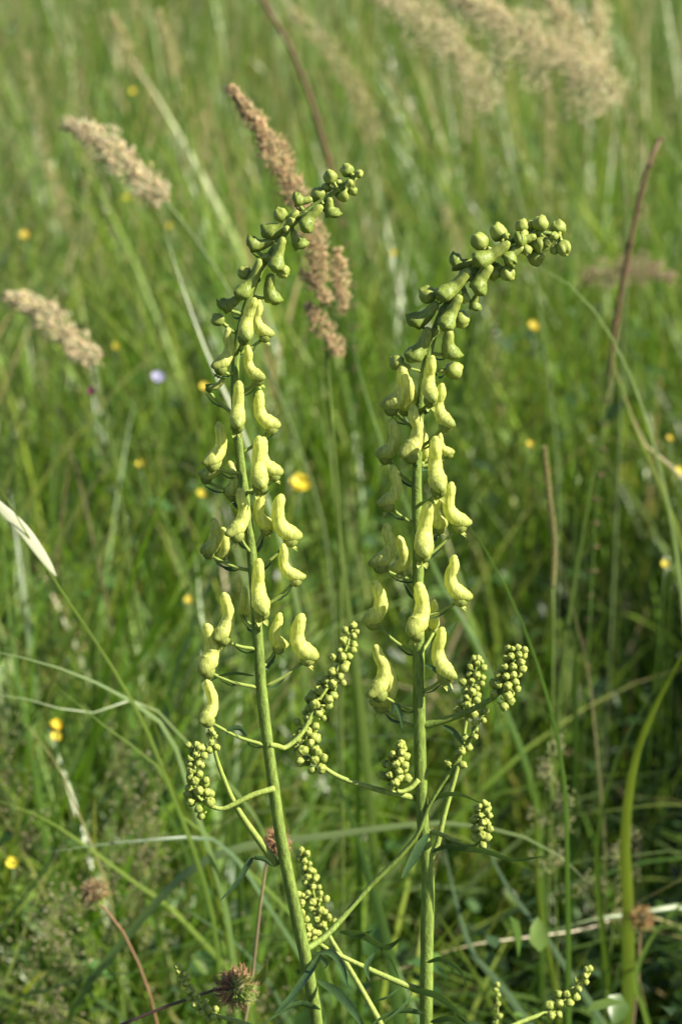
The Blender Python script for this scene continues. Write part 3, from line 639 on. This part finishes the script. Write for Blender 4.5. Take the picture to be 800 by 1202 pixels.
Bl = [  # points run from the lower end to the tip
 ([(180, 875), (130, 780), (70, 690), (0, 572), (-30, 520)], 1.16, 1.12, 3.4, 'light', 'long green stalk slanting with a whitish dry leaf folded along it', None),
 ([(215, 905), (190, 850), (120, 805), (50, 778), (-20, 762)], 1.20, 1.16, 5.5, 'pale', 'broad pale green blade bent over flat above the yellow clover head', None),
 ([(200, 850), (160, 822), (100, 838), (40, 822), (-10, 815)], 1.26, 1.20, 3.0, 'pale', 'narrow pale blade just below the broad bent-over pale blade', None),
 ([(75, 912), (62, 890), (45, 866), (24, 845)], 1.30, 1.28, 2.6, 'straw', 'short straw-coloured dry blade below the double yellow clover head', None),
 ([(300, 1040), (250, 985), (200, 985), (130, 990), (60, 1000)], 1.22, 1.16, 5.0, 'blue', 'wide bluish blade arching level behind the leaning monkshood', None),
 ([(170, 1075), (250, 1005), (390, 980), (520, 966), (600, 978), (650, 1000), (692, 1038)], 1.24, 1.20, 7.0, 'pale', 'wide pale blade lying level behind the upright monkshood stem', None),
 ([(215, 1080), (150, 1030), (90, 985), (40, 955), (-20, 935)], 1.30, 1.22, 4.0, 'light', 'green blade slanting down past the dried brown avens head', None),
 ([(270, 1000), (215, 960), (190, 905), (120, 850), (60, 800)], 1.24, 1.2, 3.0, 'light', 'thin light green blade crossing under the pale bent-over blades', None),
 ([(250, 1040), (230, 980), (200, 920), (185, 860), (160, 800), (120, 745)], 1.25, 1.25, 3.4, 'lime', 'yellow-green blade rising beside the bud cluster of the leaning monkshood', None),
 ([(470, 1210), (455, 1110), (430, 1020), (405, 940), (380, 880)], 1.22, 1.30, 10.0, 'green', 'broad bright green blade rising between the two monkshood stems', None),
 ([(500, 1225), (470, 1150), (440, 1060), (430, 985)], 1.28, 1.34, 6.0, 'green', 'narrower bright green blade close beside the broad one between the stems', None),
 ([(590, 1160), (555, 1120), (530, 1040), (520, 985)], 1.3, 1.36, 7.0, 'blue', 'dark bluish blade standing close behind the upright monkshood stem', None),
 ([(640, 1100), (600, 1050), (570, 990), (555, 940)], 1.32, 1.38, 5.5, 'blue', 'bluish green blade leaning behind the narrow dark monkshood leaf', None),
 ([(665, 1010), (662, 920), (645, 830), (612, 730), (575, 655), (540, 602), (510, 560)], 1.14, 1.12, 3.8, 'green', 'long smooth stalk-like blade sweeping up to the upright monkshood', None),
 ([(736, 1060), (733, 980), (745, 890), (775, 815), (802, 765), (830, 700)], 1.32, 1.26, 9.0, 'lime', 'broad yellow-green blade curving up past the frothy pale seed plant', None),
 ([(675, 760), (674, 620), (675, 520), (675, 448)], 1.55, 1.58, 3.6, 'light', 'upright green blade beside the rough brown-green spike', None),
 ([(655, 830), (668, 720), (690, 590), (706, 500), (714, 440)], 1.50, 1.56, 3.2, 'light', 'straight green blade leaning across the dark hollow', None),
 ([(800, 700), (785, 600), (760, 500), (725, 410), (680, 345), (630, 312), (595, 305)], 1.50, 1.40, 3.0, 'pale', 'pale arching blade bowed out from the level bud tip', None),
 ([(800, 640), (770, 560), (740, 490), (722, 430), (712, 390)], 1.52, 1.56, 4.0, 'lime', 'yellowish folded blade under the pale arching blade', None),
 ([(720, 1200), (700, 1010), (720, 900), (760, 820), (790, 775)], 1.34, 1.36, 4.4, 'light', 'light green blade leaning behind the broad yellow-green one', None),
 ([(650, 1160), (632, 1060), (628, 960), (622, 880)], 1.30, 1.33, 5.5, 'lime', 'upright yellow-green blade at the foot of the frothy seed plant', None),
 ([(745, 1072), (690, 1090), (620, 1100), (540, 1112), (450, 1145), (430, 1152)], 1.42, 1.30, 1.8, 'straw', 'long straw blade lying across the green blades near the ground', None),
 ([(800, 1065), (750, 1072), (700, 1078), (640, 1095)], 1.38, 1.34, 6.0, 'pale', 'pale dry leaf stretched flat under the brown withered flower', None),
 ([(760, 1200), (745, 1150), (765, 1100), (800, 1060), (830, 1040)], 1.28, 1.24, 6.0, 'pale', 'pale broad blade curling at the foot of the brown withered flower', None),
 ([(580, 1190), (560, 1150), (530, 1100), (505, 1060), (480, 1030)], 1.28, 1.36, 5.0, 'lime', 'yellowish blade slanting behind the foot of the upright stem', None),
 ([(400, 640), (385, 520), (372, 430), (368, 380)], 1.45, 1.5, 4.0, 'light', 'light green stalk-like blade in the gap below the brown reed tuft', None),
 ([(420, 800), (405, 690), (395, 600), (385, 520), (376, 450)], 1.40, 1.46, 6.0, 'light', 'broad soft green blade rising in the gap between the monkshoods', None),
 ([(560, 760), (520, 690), (455, 540), (425, 450), (410, 380)], 1.50, 1.56, 4.0, 'green', 'green blade leaning behind the upper flowers of the upright monkshood', None),
 ([(800, 560), (755, 520), (735, 470), (715, 420)], 1.6, 1.62, 4.0, 'straw', 'dry tan blade bent over at the edge of the hollow', None),
 ([(696, 840), (688, 780), (665, 690), (652, 645)], 1.5, 1.55, 2.2, 'straw', 'thin dry stalk crossing below the rough brown-green spike', None),
 ([(102, 600), (94, 570), (80, 515), (64, 468)], 1.9, 1.95, 2.8, 'straw', 'dry brown stalk standing under the beige reed plume', None),
 ([(290, 520), (245, 420), (212, 330), (190, 260)], 1.62, 1.7, 4.0, 'pale', 'pale stiff blade running down behind the leaning monkshood bud tip', None),
 ([(240, 760), (215, 660), (170, 560), (140, 470)], 1.5, 1.6, 4.0, 'light', 'light green blade slanting up toward the lilac flower', None),
 ([(40, 900), (18, 780), (8, 690), (2, 600)], 1.5, 1.55, 5.0, 'green', 'broad upright green blade by the double yellow clover head', None),
 ([(330, 1180), (290, 1120), (230, 1075), (170, 1040)], 1.30, 1.24, 3.0, 'blue', 'bluish blade slanting behind the spiky avens burr', None),
 ([(160, 1190), (120, 1130), (60, 1080), (0, 1055)], 1.28, 1.22, 3.2, 'light', 'light green blade slanting past the fine pale panicles', None),
]
for k, (pts, y0, y1, wp, col, lab, tipc) in enumerate(Bl):
    lv = [([(66, 676), (50, 652), (28, 622), (0, 594), (-30, 566)], 6.5, 'white')] if k == 0 else ()
    blade(pts, y0, y1, wp*1.15, col, lab, tipcol=tipc, twist=random.uniform(-.4, .4), leaves=lv)

# ------------------------------------------------------------------ reed grasses with plumes
def reed(stem, y, plume, rpx, n_, col, label, group=None, stemcol='light', spk=.0052, taper=.5, extra=(), drop=0.0, lobed=.35, name='reed_plant', cat='reed'):
    """stem: points from low to the plume's foot; plume: foot to tip"""
    P = to_ground([W(a, b, y) for a, b in stem+plume[:1]]); mp = mpp(y)
    c = cr_sample(P, 24); base = c[0].copy(); base.z = 0
    e = empty(name, base, label, cat, group)
    Q = cr_sample([W(a, b, y) for a, b in plume], 30)
    b = MB(); b.tube(c+Q[1:], [.0013*(1-.45*i/52) for i in range(24+29)], 6, GR[stemcol]); obj('stem', b, 'dry', e, base)
    for pl, rp, nn in [(Q, rpx, n_)]+[(cr_sample([W(a, bb, y+d_) for a, bb in pp], 20), rr, n2) for pp, rr, n2, d_ in extra]:
        b = MB(); ln = len(pl)
        for i in range(nn):
            t = random.random()**.9; f = t*(ln-1); k = min(ln-2, int(f)); p = pl[k].lerp(pl[k+1], f-k); tg = (pl[k+1]-pl[k]).normalized()
            prof = math.sin(math.pi*min(1, .12+t*.86))**taper*(1+lobed*math.sin(t*31+i % 3)*.5+lobed*.4*math.sin(t*13))
            d = Vector((random.gauss(0, 1), random.gauss(0, 1), random.gauss(0, 1))); d -= tg*d.dot(tg); d.normalize()
            r = rp*mp*prof*random.random()**.6
            o_ = p+d*r-tg*rp*mp*.3+Vector((0, 0, -drop*r))
            b.lens(o_, tg*1.0+d*.55+Vector((random.gauss(0, .25), random.gauss(0, .25), random.gauss(0, .25))), spk*random.uniform(.7, 1.3), spk*.17, jit(col, .28))
            if i % 6 == 0: b.tube([p-tg*rp*mp*.8, o_], [.00025, .0002], 3, jit(col, .1), False)
        obj('plume', b, 'dry', e, base)
    return e
BEIGE, TAN, BROWN, GOLD = (.64, .55, .34), (.48, .41, .21), (.52, .385, .21), (.62, .55, .33)
reed([(330, 470), (262, 330), (225, 275)], 1.75, [(192, 232), (160, 205), (120, 165), (72, 142)], 17, 900, BEIGE, 'beige reed grass plume tilted on a pale stalk that runs behind the leaning monkshood', stemcol='pale')
reed([(150, 640), (130, 520)], 1.72, [(112, 422), (80, 395), (50, 365), (4, 346)], 17, 800, BEIGE, 'beige reed grass plume drooping over above the purple flower bud', stemcol='light')
reed([(400, 800), (398, 620), (388, 480), (382, 400)], 1.42, [(376, 330), (368, 280), (340, 215), (305, 150), (268, 100)], 13.5, 2200, BROWN, 'rust-brown reed grass plume rising behind the leaning monkshood bud tip',
     extra=[([(385, 355), (375, 340), (352, 318)], 8, 260, .0), ([(400, 415), (380, 385), (360, 355)], 11, 420, .0), ([(402, 365), (400, 330), (396, 292)], 8, 360, .01)], stemcol='light', spk=.0038, lobed=.6)
reed([(640, 420), (610, 240)], 2.1, [(572, 118), (555, 80), (520, 35), (470, 5), (420, -25)], 24, 1900, GOLD, 'golden feathery reed plume bowing down, the slimmer of the two big ones', stemcol='pale', drop=.3, spk=.0042, lobed=.7)
reed([(730, 420), (735, 260), (725, 160)], 2.0, [(715, 105), (690, 80), (640, 55), (580, 15), (520, -15)], 34, 3000, GOLD, 'large golden feathery reed plume, thickest in the meadow, bowing to one side', stemcol='pale', drop=.4, spk=.0042, lobed=.7,
     extra=[([(700, 75), (670, 30), (640, -10)], 22, 1000, .03), ([(708, 60), (706, 20), (700, -30)], 12, 420, .05)])
reed([(720, 640), (700, 440)], 2.3, [(690, 330), (720, 318), (760, 316), (792, 330)], 18, 600, (.33, .25, .15), 'dull tan plume lying level behind the rough dark dry stalk', stemcol='light')
reed([(470, 480), (455, 300)], 2.6, [(440, 165), (420, 110), (385, 55), (340, 10)], 15, 600, TAN, 'soft tan plume standing behind the bare dark stalk', stemcol='pale')
for a in [[(60, 330), (52, 200), (30, 60)], [(110, 360), (104, 220), (92, 70)], [(255, 330), (242, 230), (238, 130)], [(170, 200), (160, 90), (130, 15)], [(95, 420), (80, 270), (56, 190)], [(650, 300), (645, 190), (640, 90)], [(700, 200), (704, 100), (696, -10)], [(215, 190), (205, 90), (185, 10)], [(560, 420), (545, 330), (520, 240)]]:
    yy_ = random.uniform(2.7, 3.3)
    reed([(a[0][0]+15, a[0][1]+140), a[0]], yy_, a[1:] if len(a) > 3 else [a[1], ((a[1][0]+a[2][0])/2+2, (a[1][1]+a[2][1])/2), a[2]], 8, 260, TAN, 'thin upright tan seed head blurred in the far grass', 'thin seed heads in the far grass', stemcol='light')

# bare stalks and spikes
def stalk_thing(name, pts, y, rpx, col, label, cat, rough=0.0, mat='dry'):
    P = to_ground([W(a, b, y) for a, b in pts]); c = cr_sample(P, 44); base = c[0].copy(); base.z = 0; mp = mpp(y); z0 = P[2].z
    b = MB(); b.tube(c, [rpx*mp*(.35+.75*min(1, max(0, (i-12)/10)))*(1.1-.4*i/43)*(1+rough*random.uniform(-1, 1))*(1 if c[i].z > z0-.05 else .45) for i in range(44)], 7, [jit(tuple(a*(1-q)+b_*q for a, b_ in zip(GR['green'], GR[col])), .12) for q in [min(1, max(0, (p_.z-z0+.08)/.08)) for p_ in c]])
    if rough:
        for i in range(22, 44):
            for k in range(5):
                d = Vector((random.gauss(0, 1), random.gauss(0, 1), .6)).normalized(); b.lens(c[i], d, rpx*mp*2.4, rpx*mp*.5, jit(GR[col], .25))
    o = obj(name, b, mat, None, base); o.location = base
    return tag(o, label, cat)
stalk_thing('dry_stalk', [(390, 205), (384, 182), (362, 110), (340, 55), (305, -5), (290, -30)], 2.3, 3.3, 'brown', 'bare dark purplish stalk slanting up above the brown reed plume', 'stalk', .08)
stalk_thing('dry_stalk', [(721, 385), (724, 365), (740, 280), (755, 210), (772, 165)], 1.70, 3.4, 'brown', 'rough dark brown dry stalk standing in front of the dull tan plume', 'stalk', .25)
# ribbed flowering spike in the hollow
def spike(pts, head, y, rpx, col, label):
    P = to_ground([W(a, b, y) for a, b in pts+head[:1]]); c = cr_sample(P, 24); base = c[0].copy(); base.z = 0; mp = mpp(y)
    e = empty('spike_plant', base, label, 'plant'); b = MB(); b.tube(c, .0010, 6, GR['light']); obj('stem', b, 'dry', e, base)
    Q = cr_sample([W(a, b_, y) for a, b_ in head], 44); b = MB(); b.tube(Q, .0006, 5, col)
    for i in range(43):
        for k in range(4):
            a = k*1.57+i*.8; tg = (Q[i+1]-Q[i]).normalized(); u = tg.orthogonal().normalized(); d = u*math.cos(a)+tg.cross(u)*math.sin(a)
            b.lens(Q[i], tg+d*.55, rpx*mp*2.0, rpx*mp*.5, jit(col, .25))
    obj('seed_spike', b, 'dry', e, base)
spike([(645, 960), (648, 800)], [(648, 690), (650, 640), (644, 580), (638, 525)], 1.45, 4.0, (.22, .20, .07), 'rough brown-green flowering spike standing in the dark hollow')

# ------------------------------------------------------------------ frothy seed plant low on the right
def froth(px, py0, py1, y, width, n_, label, col, lean=0):
    foot = W(px+lean*.3, py0, y); top = W(px+lean, py1, y); P = to_ground([foot, foot.lerp(top, .5), top]); c = cr_sample(P, 24); base = c[0].copy(); base.z = 0
    e = empty('seed_plant', base, label, 'wild plant'); b = MB(); b.tube(c, [.0016-.001*i/23 for i in range(24)], 6, GR['light']); obj('stem', b, 'dry', e, base)
    mp = mpp(y); nb = 9
    for i in range(nb):
        t = (i+.5)/nb; q = foot.lerp(top, t); a = i*2.4; L = width*mp*(1.1-t*.8)
        tip = q+Vector((math.cos(a)*L, math.sin(a)*L*.8, L*.55)); cc = cr_sample([q, q.lerp(tip, .5)+Vector((0, 0, -L*.08)), tip], 10)
        bb = MB(); bb.tube(cc, .0005, 5, GR['light'])
        for k in range(n_//nb):
            u = random.uniform(.25, 1); p = cc[min(9, int(u*9))]+Vector((random.gauss(0, 1), random.gauss(0, 1), random.gauss(0, 1)))*.0028
            bb.lens(p, Vector((random.gauss(0, 1), random.gauss(0, 1), random.gauss(.4, 1))), random.uniform(.0022, .004), .0008, jit(col, .25))
        obj('seed_spray', bb, 'dry', e, base)
froth(655, 1060, 870, 1.36, 46, 620, 'frothy pale seed plant standing beside the broad yellow-green blade', (.27, .28, .12), -12)
froth(710, 1110, 980, 1.40, 40, 380, 'smaller frothy seed plant at the foot of the broad yellow-green blade', (.25, .25, .11), 20)
froth(80, 1230, 1060, 1.42, 60, 420, 'loose pale seed plant low in front of the fine grass panicles', (.27, .27, .14), -20)

# ------------------------------------------------------------------ avens burrs
def burr(c_px, r_px, y, stem, label, green=True, face=(.55, -.7, .25), scol=(.10, .06, .05), n_=420, brown=((.46, .24, .13), (.56, .38, .19), (.28, .14, .08))):
    q = W(*c_px, y); r = r_px*mpp(y); P = to_ground([W(a, b, y) for a, b in stem]); c = cr_sample(P, 26); base = c[0].copy(); base.z = 0
    e = empty('avens_seed_head', base, label, 'seed head'); fd = Vector(face).normalized()
    b = MB(); b.tube(c+[q], [.0011-.0003*i/26 for i in range(27)], 7, scol); obj('stem', b, 'dry', e, base)
    b = MB(); g_ = MB()
    for i in range(n_):
        d = Vector((random.gauss(0, 1), random.gauss(0, 1), random.gauss(0, 1))).normalized(); f = d.dot(fd)
        L = r*random.uniform(.78, 1.12); p1 = q+d*L*.35; side = d.orthogonal(); side.rotate(Matrix.Rotation(random.uniform(0, 6.28), 3, d))
        p2 = q+d*L*.85+side*L*.05; p3 = q+d*L*1.02+side*L*.20
        isg = green and f > .50+random.uniform(-.12, .12)
        col = jit((.26, .38, .07) if isg else random.choice(brown), .25); t = g_ if isg else b
        t.tube([p1, p2, p3], [r*.030, r*.022, r*.006], 4, [col, col, jit((.45, .42, .22), .2) if isg else jit(col, .3)], False)
    core = MB(); core.tube(cr_sample([q-fd*r*.5, q-fd*r*.25, q+fd*r*.25, q+fd*r*.5], 9), [r*.08, r*.36, r*.48, r*.52, r*.52, r*.5, r*.46, r*.34, r*.08], 12, (.12, .10, .04)); obj('core', core, 'dry', e, base)
    obj('bristles', b, 'dry', e, base)
    if g_.v: obj('green_bristles', g_, 'dry', e, base)
    return e, base
e_, bs_ = burr((277, 1160), 29, D+.005, [(120, 1214), (160, 1197), (200, 1179), (225, 1168), (252, 1162)], 'round reddish-brown avens burr with a green centre on a dark arching stem')
b = MB(); b.ribbon(cr_sample([W(290, 1160, D+.02), W(305, 1150, D+.018), W(312, 1135, D+.015), W(312, 1128, D+.014)], 10), [.0005, .0014, .0022, .0025, .0026, .0024, .002, .0014, .0008, .0002], (1, 0, -.3), (.16, .20, .05)); obj('leaf', b, 'herb', e_, bs_)
burr((325, 988), 20, D+.10, [(285, 1215), (296, 1150), (303, 1080), (312, 1015)], 'reddish avens burr half hidden behind the leaning monkshood stem', False, scol=(.30, .24, .13), n_=260)
burr((112, 1048), 20, D+.20, [(184, 1200), (170, 1150), (145, 1095), (120, 1062)], 'withered tan avens head on a straight brown stem among fine panicles', True, (.2, -.2, -.9), (.28, .17, .09), 240, ((.33, .22, .10), (.26, .17, .09), (.36, .28, .14)))
burr((752, 1078), 18, D+.36, [(742, 1200), (748, 1150), (750, 1100)], 'brown withered flower head with yellow flecks beside the pale flat leaf', False, scol=(.30, .22, .12), n_=220, brown=((.42, .24, .08), (.30, .17, .09), (.45, .36, .10)))

# ------------------------------------------------------------------ small meadow flowers
def bloom(px, py, y, rpx, col, label, cat, group, name, petals=5, cup=.5, flat=True, double=False):
    q = W(px, py, y); base = Vector((q.x+random.uniform(-.03, .03), q.y+random.uniform(.0, .03), 0)); e = empty(name, base, label, cat, group); r = rpx*mpp(y)
    b = MB(); b.tube(cr_sample([base, base.lerp(q, .6)+Vector((random.uniform(-.015, .015), .005, 0)), q], 12), .0008, 5, GR['green']); obj('stem', b, 'herb', e, base)
    tilt = Vector((random.uniform(-.2, .5), -.5, .8)).normalized(); u = tilt.orthogonal().normalized(); v = tilt.cross(u)
    for lay in range(2 if double else 1):
        for k in range(petals):
            a = 2*math.pi*k/petals+lay*.6; d = u*math.cos(a)+v*math.sin(a); s_ = tilt.cross(d); L = r*(1-.25*lay)
            pts = [q+d*(L*t)+tilt*(L*cup*t*t+lay*r*.25) for t in (0, .25, .5, .75, 1)]
            b = MB(); b.ribbon(pts, [L*.12, L*.40, L*.56, L*.52, L*.18], s_, jit(col, .08), .12); obj('petal', b, 'flower', e, base)
    b = MB(); b.tube([q-tilt*r*.05, q+tilt*r*.12, q+tilt*r*.25], [r*.26, r*.28, r*.1], 8, tuple(x*.75 for x in col)); obj('centre', b, 'flower', e, base)
    return e
YEL, ORA = (.68, .58, .05), (.68, .54, .05)
bloom(353, 569, 1.75, 13, YEL, 'larger bright yellow flower in the gap between the two monkshoods', 'flower', None, 'yellow_flower', 6, .45, double=True)
bloom(66, 853, 1.42, 8, ORA, 'upper yellow blossom of the pair beside the short dry blade', 'flower', None, 'yellow_flower', 6, .8, double=True)
bloom(66, 866, 1.425, 7, ORA, 'lower yellow blossom of the pair beside the short dry blade', 'flower', None, 'yellow_flower', 6, .8)
bloom(15, 1014, 1.38, 8, YEL, 'yellow flower above the fine pale panicles near the ground', 'flower', None, 'yellow_flower', 5, .6)
for (x, y_, yp, r, lab) in [
    (165, 545, 1.95, 8, 'small yellow buttercup standing alone in the grass below the lilac flower'),
    (222, 705, 1.8, 8, 'small yellow buttercup beside the lower flowers of the leaning monkshood'),
    (625, 384, 2.2, 10, 'small yellow buttercup standing under the level bud tip of the upright monkshood'),
    (780, 663, 1.7, 8, 'small yellow buttercup low in the dark hollow above the broad yellow-green blade'),
    (796, 555, 1.9, 10, 'small yellow buttercup touching the dry tan bent blade, the larger of two there'),
    (30, 277, 2.7, 11, 'small yellow buttercup standing above the drooping beige plume'),
    (152, 232, 2.9, 9, 'small yellow buttercup close under the tilted beige plume'),
    (158, 108, 3.4, 8, 'faint yellow buttercup far off above the tilted beige plume'),
    (463, 298, 2.5, 8, 'small yellow buttercup in the gap between the two monkshood bud tips'),
    (240, 455, 2.0, 9, 'small yellow buttercup peeping out beside the upper flowers of the leaning monkshood'),
    (137, 408, 2.2, 8, 'small yellow buttercup between the drooping beige plume and the lilac flower'),
    (200, 266, 2.7, 7, 'small yellow buttercup beside the pale stalk of the tilted beige plume'),
    (622, 522, 1.9, 7, 'small yellow buttercup next to the rough brown-green spike'),
    (235, 580, 1.95, 8, 'small yellow buttercup half hidden beside the middle flowers of the leaning monkshood'),
    (785, 515, 1.9, 6, 'small yellow buttercup touching the dry tan bent blade, the smaller of two there')]:
    bloom(x, y_, yp, r*(.66 if yp < 2.3 else .58), (.60, .50, .05) if random.random() < .6 else (.58, .45, .05), lab, 'flower', 'yellow buttercups scattered through the meadow', 'buttercup', 5, .6)
bloom(185, 444, 1.9, 8, (.34, .34, .50), 'pale lilac flower blurred in the grass', 'flower', None, 'lilac_flower', 6, .5)
bloom(108, 462, 1.75, 5.5, (.15, .03, .08), 'dark purple flower bud under the drooping beige plume', 'flower', None, 'purple_flower', 5, 1.2)
